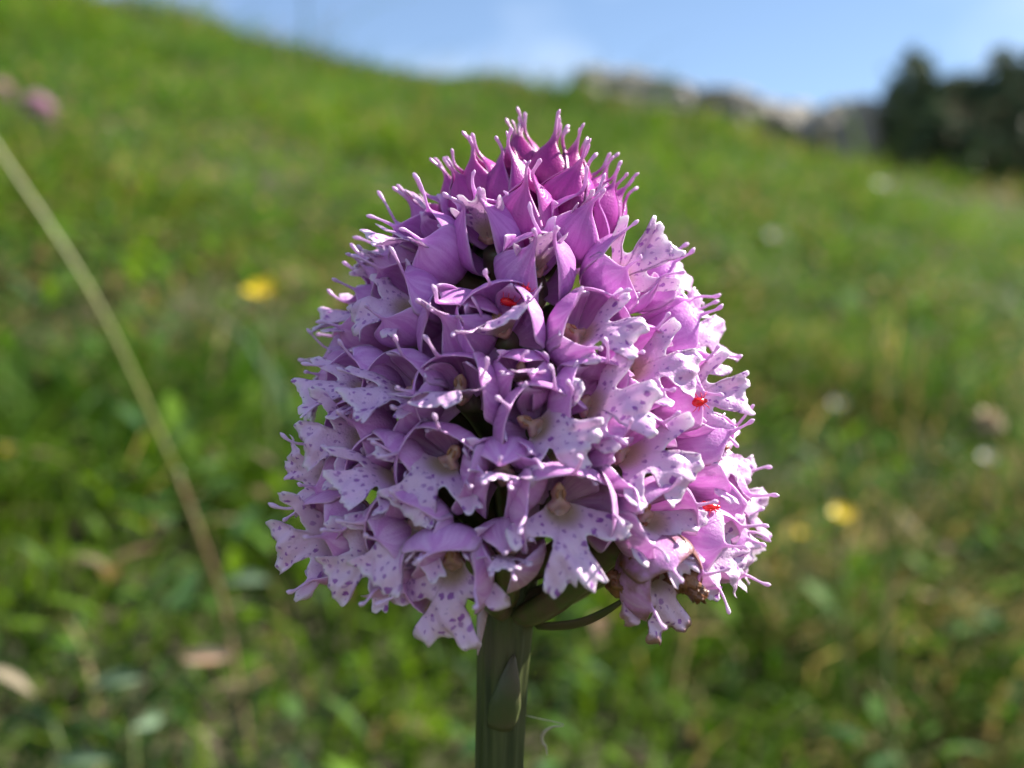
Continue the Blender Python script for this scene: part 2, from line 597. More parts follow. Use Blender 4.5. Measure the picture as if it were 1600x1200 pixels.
# ------------------------------------------------------------------ rocks, shrub on the brow
def rock_mat():
    k = NT('limestone')
    tex = k.n('ShaderNodeTexCoord').outputs['Object']
    n1 = k.noise(tex, 9.0, 6.0, 0.62).outputs['Fac']
    n2 = k.noise(tex, 45.0, 5.0, 0.6).outputs['Fac']
    col = k.mix(k.rng(n1, 0.35, 0.66), (0.19, 0.17, 0.145), (0.38, 0.345, 0.30))
    col = k.mix(k.rng(n2, 0.5, 0.72, 0, 0.55), col, (0.12, 0.115, 0.085))
    hh = k.math('ADD', n1, k.math('MULTIPLY', n2, 0.4))
    return k.bsdf(col, 0.88, k.bump(hh, 0.9, 0.02), spec=0.25)


M_ROCK = rock_mat()


def rock(px, y, dx, dy, dz, rot, seed, label, sink=0.35):
    import bmesh
    bm = bmesh.new()
    bmesh.ops.create_icosphere(bm, subdivisions=4, radius=1.0)
    r = np.random.default_rng(seed)
    planes = [(Vector(r.normal(size=3)).normalized(), r.uniform(0.62, 0.95)) for _ in range(16)]
    from mathutils import noise
    for v in bm.verts:
        p = v.co.copy()
        for nrm, dd in planes:
            q = p.dot(nrm)
            if q > dd: p -= nrm * (q - dd) * 0.9
        p += v.co * 0.14 * noise.fractal(v.co * 2.3 + Vector((seed, 0, 0)), 0.8, 2.1, 4)
        v.co = Vector((p.x * dx, p.y * dy, p.z * dz))
    me = bpy.data.meshes.new('rock'); bm.to_mesh(me); bm.free()
    me.materials.append(M_ROCK)
    p = at(px, 200, y)
    o = obj('rock', me, None, (p[0], p[1], float(ground(p[0], p[1])) + dz * (1 - 2 * sink)))
    o.rotation_euler = (0, 0, rot)
    tag(o, label, 'rock', 'rocks along the brow of the slope')


rock(1005, 4.75, 0.27, 0.16, 0.12, 0.1, 3, 'tallest pale grey boulder standing on the brow behind the flower tip', 0.2)
rock(925, 4.70, 0.12, 0.10, 0.12, 0.9, 7, 'small pale boulder tucked against the left flank of the tallest boulder', 0.3)
rock(1135, 4.6, 0.20, 0.16, 0.13, 1.2, 5, 'low dark grey rock just right of the tallest boulder', 0.3)
rock(1215, 4.7, 0.20, 0.14, 0.14, 0.2, 9, 'rounded grey rock midway between the tallest boulder and the shrub', 0.28)
rock(1290, 4.55, 0.21, 0.16, 0.15, 2.0, 13, 'broad pale limestone rock left of the dark shrub', 0.25)
rock(1350, 4.35, 0.13, 0.10, 0.17, 0.6, 17, 'sunlit pale rock touching the foot of the dark shrub', 0.25)


def shrub():
    bpos = at(1515, 285, 4.35)
    bx, by = bpos[0], bpos[1]
    bz = float(ground(bx, by))
    root = empty('juniper_shrub', (bx, by, bz))
    tag(root, 'dark bushy juniper with upright pointed shoots at the end of the rocks', 'shrub')
    k = NT('juniper_needles')
    tint = k.attr('tint').outputs['Color']
    m = k.bsdf(tint, 0.5, None, 0, None, 0.3, 0.15)
    mb = mat_simple('juniper_bark', (0.10, 0.065, 0.045), (0.18, 0.13, 0.095), 60.0, 0.9, 0.6, 0.004)
    r = np.random.default_rng(5)
    tips = [(-0.21, 0.0, 0.50), (0.11, -0.03, 0.50), (-0.02, 0.05, 0.36), (0.30, 0.05, 0.55), (-0.29, -0.02, 0.33), (0.21, -0.10, 0.42),
            (0.42, 0.1, 0.46), (-0.10, 0.12, 0.40), (-0.33, 0.06, 0.20), (0.02, -0.15, 0.26), (-0.16, 0.0, 0.45), (0.05, 0.03, 0.41), (0.25, 0.0, 0.50), (0.36, 0.02, 0.50), (-0.25, 0.03, 0.40), (0.15, 0.0, 0.45), (0.05, 0.0, 0.33), (0.16, 0.08, 0.36), (-0.12, 0.0, 0.35), (-0.26, 0.1, 0.30), (0.38, -0.05, 0.40), (-0.05, -0.18, 0.16), (-0.06, -0.05, 0.39), (0.0, 0.1, 0.43), (0.20, 0.05, 0.40), (-0.30, -0.08, 0.26), (0.10, -0.12, 0.34), (0.16, -0.2, 0.16), (0.48, -0.05, 0.30), (-0.16, -0.14, 0.26), (0.30, -0.18, 0.24)]
    V, T = [], []
    for (tx, ty, tz) in tips:
        P = bez([(0.15 * tx, 0.15 * ty, -0.02), (0.55 * tx, 0.5 * ty, 0.3 * tz), (0.85 * tx, 0.85 * ty, 0.62 * tz), (tx, ty, tz)], 12)
        Vt, Ft, _ = tube(P, np.linspace(0.016, 0.003, 12), 7)
        obj('branch', mesh('branch', Vt, Ft, mb), root)
        for s in range(420):
            t = r.beta(1.6, 1.1)
            c = interp(np.array([t]), np.linspace(0, 1, 12), P)[0]
            spread = 0.085 * (1 - t) ** 0.8 + 0.012
            c = c + r.normal(size=3) * spread * np.array([1, 1, 0.7])
            if c[2] < 0.02: c[2] = 0.02 + abs(r.normal()) * 0.03
            ax = r.normal(size=3); ax[2] = abs(ax[2]) * 1.2 + 0.4; ax /= np.linalg.norm(ax)
            tn = (np.array([0.085, 0.125, 0.060]) if r.random() < 0.85 else np.array([0.17, 0.12, 0.075])) * r.uniform(0.6, 1.6)
            for q in range(9):
                d = ax + r.normal(size=3) * 0.55; d /= np.linalg.norm(d)
                L = r.uniform(0.014, 0.034)
                sd = np.cross(d, r.normal(size=3)); sd /= np.linalg.norm(sd); sd *= L * 0.17
                b0 = c + ax * r.uniform(-0.012, 0.012)
                V += [b0 - sd, b0 + sd, b0 + d * L]
                T += [tn] * 3
    V = np.array(V)
    o = obj('foliage', mesh('foliage', V, np.arange(len(V)).reshape(-1, 3), m, {'tint': np.array(T)}, smooth=False), root)
    o['kind'] = 'stuff'


shrub()

# ------------------------------------------------------------------ meadow flowers and stalks
M_YELLOW = mat_simple('yellow_ray', (0.82, 0.62, 0.010), (0.74, 0.52, 0.01), 300.0, 0.5, trans=0.3)
M_PINK = mat_simple('pink_floret', (0.50, 0.27, 0.38), (0.56, 0.36, 0.45), 300.0, 0.5, trans=0.25)
M_WHITEF = mat_simple('white_ray', (0.30, 0.31, 0.23), (0.25, 0.24, 0.19), 300.0, 0.5, trans=0.3)
M_GSTEM = mat_simple('green_stalk', (0.12, 0.17, 0.04), (0.20, 0.21, 0.075), 120.0, 0.5, trans=0.15)
M_STRAW = mat_simple('straw_stalk', (0.36, 0.26, 0.13), (0.26, 0.15, 0.075), 120.0, 0.6, trans=0.15)
M_SEED = mat_simple('seed_chaff', (0.50, 0.40, 0.27), (0.40, 0.29, 0.19), 400.0, 0.7, trans=0.2)
M_DRYLEAF = mat_simple('dry_leaf', (0.55, 0.42, 0.30), (0.38, 0.20, 0.10), 90.0, 0.55, trans=0.2)


def stalk_to(root, head, r0, r1, mat, name='stalk', bend=0.15):
    """a curved stalk from the ground under the head (root-local coordinates)"""
    h = np.array(head)
    P = bez([(0, 0, -0.004), h * 0.35 + np.array([-bend * h[2] * 0.2, 0, 0.02 * h[2]]), h * 0.72 + np.array([-bend * h[2] * 0.12, 0, 0.03 * h[2]]), h], 14)
    V, F, _ = tube(P, np.linspace(r0, r1, 14), 8)
    return obj(name, mesh(name, V, F, mat), root)


def petal_strip(L, w, curl, n=6):
    t = np.linspace(0, 1, n)
    ww = w * np.sin(np.pi * (0.12 + 0.80 * t)) ** 0.6
    zz = curl * L * t ** 2
    V = []
    for i in range(n):
        for s in (-1, 0, 1):
            V.append((s * ww[i] / 2, L * t[i], zz[i] + 0.08 * w * abs(s)))
    return np.array(V), grid_faces(n, 3)


def ray_flower(px, py, h, rad, npet, mat, label, cat, group, face=(-0.15, -0.55, 0.8), dist=None, name='yellow_flower'):
    p = spot_on_meadow(px, py, h) if dist is None else at(px, py, dist)
    bx, by = p[0] + 0.01, p[1] + 0.012
    bz = float(ground(bx, by))
    root = empty(name, (bx, by, bz))
    tag(root, label, cat, group)
    hd = np.array([p[0] - bx, p[1] - by, p[2] - bz])
    stalk_to(root, hd, 0.0012, 0.0009, M_GSTEM, 'stem')
    q = Vector(face).normalized().to_track_quat('Z', 'Y')
    V0, F0 = petal_strip(rad, rad * 2.3 / npet * 2.4, 0.18)
    me = mesh('petal', V0, F0, mat)
    for i in range(npet):
        o = obj('petal', me, root, Vector(hd))
        o.rotation_mode = 'QUATERNION'
        o.rotation_quaternion = q @ Quaternion((0, 0, 1), 2 * math.pi * i / npet + random.uniform(-0.08, 0.08)) @ Quaternion((1, 0, 0), random.uniform(-0.05, 0.22))
        s = random.uniform(0.88, 1.08); o.scale = (s, s, s)
    import bmesh
    bm = bmesh.new(); bmesh.ops.create_uvsphere(bm, u_segments=12, v_segments=8, radius=rad * 0.30)
    for v in bm.verts: v.co.z *= 0.6
    me2 = bpy.data.meshes.new('flower_centre'); bm.to_mesh(me2); bm.free(); me2.materials.append(M_YELLOW)
    o = obj('flower_centre', me2, root, Vector(hd)); o.rotation_mode = 'QUATERNION'; o.rotation_quaternion = q


ray_flower(410, 455, 0.06, 0.0074, 13, M_YELLOW, 'bright yellow flower standing in the grass left of the orchid head', 'flower', 'small yellow meadow flowers', dist=0.42)
ray_flower(1315, 802, 0.06, 0.0047, 12, M_YELLOW, 'small yellow flower standing in the grass right of the orchid below the dry seed head', 'flower', 'small yellow meadow flowers', dist=0.36)
ray_flower(1252, 832, 0.05, 0.0022, 7, M_YELLOW, 'faint half hidden yellow flower just lower left of the brighter yellow one', 'flower', 'small yellow meadow flowers', dist=0.42)
ray_flower(14, 705, 0.05, 0.0036, 8, M_YELLOW, 'tiny yellow flower at the very edge of the grass left of the leaning stalk', 'flower', 'small yellow meadow flowers', dist=0.42)
for (px, py, y, r_, lab) in [(1312, 632, 0.62, 0.0055, 'small white flower lower of the pale ones beneath the rocks'), (1385, 290, 1.7, 0.016, 'pale flower in front of the foot of the dark shrub'),
                        (1215, 370, 1.25, 0.011, 'pale flower in the grass below the grey rocks'), (1545, 715, 0.5, 0.0045, 'whitish flower hanging just below the dry seed head'),
                        (1085, 722, 0.9, 0.004, 'white flower peeping past the lower right of the orchid head')]:
    if px == 1085: continue
    ray_flower(px, py, 0.06, r_, 7, M_WHITEF, lab, 'flower', 'small white meadow flowers', dist=y, name='white_flower')


def clover(px, py, y, rad, label, tilt):
    p = at(px, py, y)
    bx, by = p[0] + 0.02, p[1] + 0.02
    bz = float(ground(bx, by))
    root = empty('pink_clover', (bx, by, bz))
    tag(root, label, 'flower', 'pink clover heads in the upper meadow')
    hd = np.array([p[0] - bx, p[1] - by, p[2] - bz])
    stalk_to(root, hd, 0.0016, 0.0012, M_GSTEM, 'stem')
    parts = []
    V0, F0 = petal_strip(rad * 0.75, rad * 0.28, -0.2, 4)
    for i in range(110):
        t = (i + 0.5) / 110
        ph = i * 2.39996
        el = math.asin(1 - 1.75 * t)
        d = Vector((math.cos(ph) * math.cos(el), math.sin(ph) * math.cos(el), math.sin(el)))
        q = d.to_track_quat('Y', 'Z').to_matrix()
        c = np.array(d) * rad * 0.35
        parts.append((V0 @ np.array(q).T + c, F0))
    V, F = join(parts)
    V = V * np.array([1.15, 1.0, 0.85])
    o = obj('flower_head', mesh('flower_head', V, F, M_PINK), root, Vector(hd))
    o.rotation_euler = (0, tilt, 0)


clover(60, 168, 1.05, 0.0145, 'pink clover head high on the slope near the tip of the leaning stalk', 0.5)
clover(2, 143, 1.25, 0.013, 'paler pink clover head half cut off at the edge beside the other clover', 0.2)


def grass_stalk():
    a = at(-12, 222, 0.230); b = at(140, 470, 0.238); c = at(276, 740, 0.25)
    d = at(316, 845, 0.26); e = at(352, 960, 0.275)
    gx, gy = e[0] + 0.006, e[1] + 0.012
    gz = float(ground(gx, gy))
    root = empty('grass_stalk', (gx, gy, gz))
    tag(root, 'tall leaning yellow green grass stalk with a brown lower part left of the orchid', 'grass stalk')
    o0 = np.array([gx, gy, gz])
    up = bez([c - o0, (b + (0.002, 0, -0.001)) - o0, a - o0, at(-95, 95, 0.222) - o0], 22)
    V, F, _ = tube(up, np.linspace(0.00095, 0.0008, 22), 9)
    obj('upper_stalk', mesh('upper_stalk', V, F, mat_simple('young_stalk', (0.25, 0.25, 0.065), (0.19, 0.21, 0.05), 80.0, 0.45, trans=0.2)), root)
    lo = bez([(0, 0, -0.005), e - o0, d - o0, c - o0], 18)
    V, F, _ = tube(lo, np.linspace(0.0007, 0.0007, 18), 9)
    obj('lower_stalk', mesh('lower_stalk', V, F, M_STRAW), root)
    V, F, _ = tube(np.array([c - o0 + (c - d) * t for t in np.linspace(-0.05, 0.05, 7)]), [0.0010, 0.0013, 0.0015, 0.0015, 0.0015, 0.0013, 0.0010], 9)
    obj('stalk_node', mesh('stalk_node', V, F, M_GSTEM), root)


grass_stalk()


def seed_head():
    p = at(1545, 657, 0.30)
    g = at(1390, 830, 0.33)
    gx, gy = g[0], g[1]; gz = float(ground(gx, gy))
    root = empty('dry_seed_head', (gx, gy, gz))
    tag(root, 'round beige dry seed head on a thin arching stalk right of the orchid', 'seed head')
    o0 = np.array([gx, gy, gz])
    P = bez([(0, 0, -0.004), g - o0, at(1470, 725, 0.315) - o0, at(1535, 668, 0.30) - o0], 18)
    V, F, _ = tube(P, np.linspace(0.0011, 0.0008, 18), 8)
    obj('stalk', mesh('stalk', V, F, M_GSTEM), root)
    parts = []
    V0, F0 = petal_strip(0.0036, 0.0018, -0.3, 4)
    for i in range(60):
        ph = i * 2.39996; el = math.asin(1 - 2 * (i + 0.5) / 60)
        d = Vector((math.cos(ph) * math.cos(el), math.sin(ph) * math.cos(el), math.sin(el)))
        parts.append((V0 @ np.array(d.to_track_quat('Y', 'Z').to_matrix()).T + np.array(d) * 0.0012, F0))
    V, F = join(parts)
    obj('chaff_head', mesh('chaff_head', V * np.array([1.2, 1, 0.95]), F, M_SEED), root, Vector(p - o0))


seed_head()


def flat_leaf(px, py, y, L, w, az, roll, mat, name, label, cat, curl=0.3, group=None):
    p = at(px, py, y)
    n = 12
    t = np.linspace(0, 1, n)
    ww = w * np.sin(np.pi * (0.06 + 0.9 * t)) ** 0.8
    V = []
    for i in range(n):
        for s in np.linspace(-1, 1, 5):
            V.append((L * (t[i] - 0.5), s * ww[i] / 2, curl * L * (t[i] - 0.5) ** 2 * -1 + 0.22 * w * s * s))
    V = np.array(V)
    f = grid_faces(n, 5)
    V2 = V - np.array([0, 0, 0.0004])
    F = [tuple(q) for q in f] + [tuple(q[::-1] + len(V)) for q in f]
    o = obj(name, mesh(name, np.concatenate([V, V2]), F, mat), None, p)
    o.rotation_euler = (roll, 0, az)
    tag(o, label, cat, group)
    if name == 'broad_leaf':
        # a leaf stalk from the leaf's near end down to the ground
        q = Matrix.Translation(Vector(p)) @ Matrix.Rotation(az, 4, 'Z') @ Matrix.Rotation(roll, 4, 'X')
        a = np.array(q @ Vector((-L * 0.5, 0, -curl * L * 0.25)))
        g = np.array([a[0] - 0.006 * math.cos(az), a[1] - 0.006 * math.sin(az), 0.0]); g[2] = float(ground(g[0], g[1])) - 0.002
        P = np.array([np.array(q.inverted() @ Vector(v)) for v in bez([g, g * 0.5 + a * 0.5 + np.array([0.002, 0, 0.002]), a], 9)])
        Vt, Ft, _ = tube(P, np.linspace(0.0007, 0.0005, 9), 7)
        obj('leaf_stalk', mesh('leaf_stalk', Vt, Ft, M_GSTEM), o)


flat_leaf(322, 1026, 0.22, 0.0125, 0.0042, 0.1, 0.9, M_DRYLEAF, 'dry_leaf', 'small curled orange and white dry leaf caught in the grass below the leaning stalk', 'leaf')
M_GREYLEAF = mat_simple('grey_leaf', (0.07, 0.13, 0.065), (0.12, 0.18, 0.09), 150.0, 0.65, trans=0.2)
for i, (px, py, y, L, az, ro, lab) in enumerate([
        (185, 1060, 0.26, 0.015, 0.5, 1.0, 'pale green broad leaf catching light above its darker neighbours'),
        (60, 1120, 0.25, 0.017, 2.6, 1.1, 'dark blue green broad leaf nearest the left edge'),
        (235, 1125, 0.25, 0.013, 1.3, 1.2, 'blue green broad leaf standing upright below the pale one'),
        (385, 905, 0.34, 0.018, 0.3, 0.7, 'greyish leaf lying beside the foot of the leaning stalk'),
        (130, 1185, 0.22, 0.015, 0.1, 0.9, 'lowest blue green broad leaf cut by the bottom edge')]):
    flat_leaf(px, py, y, L, L * 0.30, az, ro, M_GREYLEAF, 'broad_leaf', lab, 'leaf', 0.5, 'broad herb leaves at the lower left')


# ------------------------------------------------------------------ the orchid
HEAD = np.array([0.0, 0.0, CAM_Z])        # centre of the picture on the flower's axis


def axis_x(zmm):
    return 0.45 + 0.045 * zmm


Z_T = np.array([(600 - p) * 0.05 for p in (960, 920, 870, 800, 700, 600, 500, 400, 330, 278, 250)])
R_T = np.array([10.3, 13.6, 16.2, 16.4, 15.3, 13.8, 11.7, 9.0, 6.3, 3.7, 0.4])
TILT = np.array([-40, -26, -12, -3, 5, 12, 21, 34, 52, 72, 88])


def env_r(z): return np.interp(z, Z_T, R_T)
def env_tilt(z): return np.interp(z, Z_T, TILT)


def on_envelope(px, py):
    """front intersection of a line of sight with the spike's rounded cone, in mm"""
    s = math.tan(R(22.5)) / 800.0
    D = CAM_D * 1000
    best, bp = 1e9, None
    for y in np.arange(-18, 4, 0.05):
        t = y + D
        x, z = (px - 800) * s * t, (600 - py) * s * t
        zz = min(max(z, Z_T[0]), Z_T[-1])
        d = math.hypot(x - axis_x(z), y) - env_r(zz) + max(0, z - Z_T[-1]) * 2
        if d <= 0: return np.array([x, y, z])
        if d < best: best, bp = d, np.array([x, y, z])
    a = bp.copy(); a[2] = min(max(a[2], Z_T[0]), Z_T[-1])
    q = np.array([a[0] - axis_x(a[2]), a[1]]); q = q / (np.linalg.norm(q) + 1e-9) * env_r(a[2])
    return np.array([axis_x(a[2]) + q[0], q[1], a[2]])


def blade(phi, prof, seed, nu=30, nv=16, ripple=0.1, tail_dev=0.5):
    """a sepal or petal wrapped round the floret's axis (+y), closed solid in mm.
    prof rows: u, rho, y, half-width, thickness"""
    r = np.random.default_rng(seed)
    prof = np.asarray(prof, float)
    us = prof[:, 0]
    dev = r.normal(0, tail_dev, 2)
    kink = r.uniform(0.0, 0.35)
    ph1, ph2 = r.uniform(0, 6.28, 2)

    def center(u, s):
        rho = interp(u, us, prof[:, 1]); y = interp(u, us, prof[:, 2]); w = np.maximum(interp(u, us, prof[:, 3]), 0.02)
        al = w / np.maximum(rho + 0.35, 0.5)
        al = np.minimum(al, 1.25)
        bodyw = np.clip(1 - np.abs(u - 0.38) / 0.36, 0, 1)
        ang = phi + s * al
        rr = rho + 0.10 * bodyw * s * s * w + ripple * bodyw * np.sin(3.0 * s + 9 * u + ph1) * np.abs(s)
        k = np.clip((u - 0.55) / 0.45, 0, 1) ** 1.6
        x = rr * np.sin(ang); z = rr * np.cos(ang)
        x = x + dev[0] * k; z = z + dev[1] * k
        y = y + ripple * 0.7 * bodyw * np.sin(7 * u + ph2) * s
        kk = np.clip((u - 0.62) / 0.38, 0, 1)
        x = x + kink * kk * np.sin(5.0 * kk + ph1); z = z + kink * kk * np.cos(4.0 * kk + ph2)
        return np.stack([x, y, z], -1)

    u = np.linspace(0, 1, nu) ** 0.95
    a = np.arange(nv) * 2 * np.pi / nv
    s = np.cos(a); tt = np.sin(a)
    Ug, Sg = np.meshgrid(u, s, indexing='ij')
    P = center(Ug, Sg)
    e = 1e-3
    du = center(np.clip(Ug + e, 0, 1), Sg) - center(np.clip(Ug - e, 0, 1), Sg)
    ds = center(Ug, Sg + e) - center(Ug, Sg - e)
    N = np.cross(du, ds); N /= np.linalg.norm(N, axis=-1, keepdims=True) + 1e-12
    th = interp(u, us, prof[:, 4])[:, None, None]
    V = P + N * (np.sign(tt) * np.abs(tt) ** 0.7)[None, :, None] * th / 2
    F = [tuple(f) for f in grid_faces(nu, nv, True)]
    F.append(tuple(range(nv))[::-1]); F.append(tuple((nu - 1) * nv + j for j in range(nv)))
    return V.reshape(-1, 3), F, {'u': Ug.ravel(), 's': Sg.ravel(), 'e': np.where(Ug > 0.7, 0.0, np.abs(Sg)).ravel()}


#            u     rho   y     hw    th
OPEN = [(0.00, 0.5, -3.2, 0.60, 0.45), (0.12, 1.9, -2.7, 1.70, 0.24), (0.28, 2.95, -1.2, 2.80, 0.17), (0.44, 3.20, 0.3, 3.05, 0.15), (0.57, 2.90, 1.45, 2.55, 0.15),
        (0.64, 2.62, 1.95, 1.25, 0.16), (0.70, 2.52, 2.25, 0.36, 0.19), (0.79, 2.66, 2.85, 0.15, 0.21), (0.90, 2.98, 3.75, 0.12, 0.21), (0.965, 3.14, 4.2, 0.20, 0.34), (1.0, 3.2, 4.4, 0.06, 0.12)]
BUD = [(0.00, 0.4, -4.0, 0.55, 0.45), (0.12, 1.5, -3.3, 1.70, 0.26), (0.28, 2.25, -1.8, 2.90, 0.22), (0.44, 2.1, -0.2, 2.80, 0.20), (0.57, 1.3, 1.1, 1.60, 0.20),
       (0.66, 0.68, 1.8, 0.66, 0.24), (0.75, 0.40, 2.5, 0.27, 0.28), (0.84, 0.38, 3.1, 0.17, 0.29), (0.92, 0.46, 3.7, 0.15, 0.30), (0.965, 0.5, 4.0, 0.21, 0.38), (1.0, 0.52, 4.2, 0.06, 0.14)]
PETAL = [(0.0, 0.4, -2.8, 0.4, 0.4), (0.15, 1.3, -2.1, 0.9, 0.25), (0.35, 2.1, -0.9, 1.25, 0.2), (0.6, 2.4, 0.3, 1.05, 0.2), (0.8, 2.5, 0.95, 0.5, 0.2), (0.93, 2.55, 1.3, 0.25, 0.2), (1.0, 2.6, 1.45, 0.08, 0.14)]


def mod(prof, rs=1.0, ts=1.0, flare=0.0, ws=1.0):
    p = np.array(prof, float)
    k = np.clip((p[:, 0] - 0.35) / 0.65, 0, 1)
    p[:, 1] = p[:, 1] * rs + flare * k ** 1.3
    t = np.clip((p[:, 0] - 0.56) / 0.44, 0, 1)
    p[:, 2] = p[:, 2] + (ts - 1) * t * 2.4
    if len(prof) == 11 and prof[0][2] > -3.5: p[:, 2] = np.where(p[:, 2] > 0, p[:, 2] * 0.86, p[:, 2])
    p[:, 3] = p[:, 3] * np.where(p[:, 0] < 0.6, ws, 1)
    return p


OUTL = [(0.0, -0.9), (0.75, -0.75), (1.3, -0.35), (2.4, 0.15), (3.5, 0.65), (4.25, 1.05), (4.6, 1.5), (4.35, 1.9), (4.45, 2.35), (4.0, 2.65), (3.5, 2.55), (2.5, 2.05), (1.6, 1.85), (1.22, 1.95),
        (1.3, 2.5), (1.65, 3.4), (2.15, 4.4), (2.55, 5.0), (2.2, 5.35), (1.75, 5.15), (1.35, 5.6), (0.75, 5.35), (0.35, 4.95), (0.0, 5.3)]


def lip_mesh(seed, b0=20, b1=15, cup=0.03, curl=0.0, size=1.0, spread=1.0):
    r = np.random.default_rng(seed)
    half = np.array(OUTL)
    L = half.copy()
    Rr = half[::-1][1:].copy(); Rr[:, 0] *= -1
    O = np.concatenate([L, Rr])
    O[2:-2] += r.normal(0, 0.13, (len(O) - 4, 2))
    O[:, 0] *= spread
    d = np.r_[0, np.cumsum(np.linalg.norm(np.diff(O, axis=0), axis=1))]
    n = 150
    Q = np.stack([np.interp(np.linspace(0, d[-1], n), d, O[:, 0]), np.interp(np.linspace(0, d[-1], n), d, O[:, 1])], -1)
    # soften a little
    Q[1:-1] = 0.2 * Q[:-2] + 0.6 * Q[1:-1] + 0.2 * Q[2:]
    ser = np.convolve(r.normal(0, 1, n), [0.25, 0.5, 0.25], 'same') * 0.085
    rad0 = Q - np.array([0.0, 0.25]); ln = np.linalg.norm(rad0, axis=1)
    Q = Q + rad0 / ln[:, None] * (ser * np.clip((ln - 2.6) / 1.2, 0, 1))[:, None]
    nq = 15
    q = np.linspace(0.03, 1, nq) ** 0.8
    Cc = np.array([0.0, 0.25])
    XY = Cc + (Q - Cc)[None] * q[:, None, None]
    wph = r.uniform(0, 6.28, 4)

    def lift(X, Y):
        dd = np.hypot(X, Y)
        arc = np.linspace(-2, 8, 400)
        beta = np.radians(b0 + b1 * np.clip(arc, 0, 8))
        fw = np.cumsum(np.cos(beta)) * (arc[1] - arc[0]); dn = np.cumsum(np.sin(beta)) * (arc[1] - arc[0])
        i0 = np.searchsorted(arc, 0)
        fw -= fw[i0]; dn -= dn[i0]
        f = np.interp(Y, arc, fw); g = np.interp(Y, arc, dn)
        # sideways: lateral lobes bend forward (cup>0) or back
        f = f + cup * X * X * np.clip(1.2 - 0.05 * dd, 0.3, 1)
        f = f - 1.9 * np.exp(-(dd / 1.0) ** 2)
        k = np.clip(dd - 3.0, 0, 3)
        f = f + curl * k * k
        rip = 0.16 * np.clip(dd - 1.2, 0, 2.5)
        f = f + rip * np.sin(1.9 * X + wph[0]) * np.cos(1.4 * Y + wph[1]) + 0.25 * rip * np.sin(5.0 * X + wph[2] + 3 * Y)
        g = g - 0.6 * rip * np.sin(1.2 * Y + 0.8 * X + wph[3])
        return np.stack([X, f, -g], -1)

    P = lift(XY[..., 0], XY[..., 1])
    e = 1e-3
    dx = lift(XY[..., 0] + e, XY[..., 1]) - P; dy = lift(XY[..., 0], XY[..., 1] + e) - P
    N = np.cross(dx, dy); N /= np.linalg.norm(N, axis=-1, keepdims=True) + 1e-12
    th = 0.13 * np.sqrt(np.clip(1 - q ** 6, 0.02, 1))[:, None, None]
    top = P + N * th / 2; bot = P - N * th / 2
    m = nq * n
    f = grid_faces(nq, n)
    F = [tuple(v) for v in f] + [tuple(v[::-1] + m) for v in f]
    a = (nq - 1) * n
    for j in range(n - 1):
        F.append((a + j, a + j + 1, a + j + 1 + m, a + j + m))
    V = np.concatenate([top.reshape(-1, 3), bot.reshape(-1, 3)]) * size
    rr = np.hypot(XY[..., 0], XY[..., 1]).ravel() / 5.0
    ee = np.repeat(q, n)
    flat = np.stack([XY[..., 0].ravel(), XY[..., 1].ravel(), np.zeros(m)], -1)
    return V, F, {'u': np.r_[rr, rr], 'e': np.r_[ee, ee], 'flat': np.concatenate([flat, flat])}


def column_mesh(seed):
    """stubby column: a rounded hooked cap over two side arms, merging into the throat"""
    from mathutils import noise
    nu, nv = 22, 20
    th = np.linspace(0, np.pi, nu); ph = np.arange(nv) * 2 * np.pi / nv
    T, Pp = np.meshgrid(th, ph, indexing='ij')
    z = np.cos(T); rad = np.sin(T)
    x = rad * np.cos(Pp); y = rad * np.sin(Pp)
    wide = 0.62 + 0.42 * np.exp(-((z + 0.35) / 0.28) ** 2) - 0.18 * np.exp(-((z - 0.15) / 0.2) ** 2)
    x = x * wide
    y = y * (0.62 + 0.12 * z) + 0.38 * np.clip(z, 0, 1) ** 2
    dent = np.exp(-(x / 0.16) ** 2) * np.clip(y * 2, 0, 1) * np.exp(-((z - 0.45) / 0.35) ** 2)
    y = y - 0.20 * dent
    cav = np.exp(-(x / 0.35) ** 2) * np.clip(y * 2, 0, 1) * np.exp(-((z + 0.45) / 0.22) ** 2)
    y = y - 0.45 * cav
    V = np.stack([x * 0.92, y, z * 1.15], -1).reshape(-1, 3)
    for k in range(len(V)):
        V[k] *= 1 + 0.16 * noise.noise(Vector(V[k]) * 2.2 + Vector((seed * 5.0, 0, 0)))
    return V + np.array([0, -1.15, 0.55]), grid_faces(nu, nv, True)


def to_mesh(name, VF, mat):
    V, F = VF[0], VF[1]
    at_ = VF[2] if len(VF) > 2 else None
    return mesh(name, np.asarray(V) * MM, F if isinstance(F, list) else np.asarray(F), mat, at_)


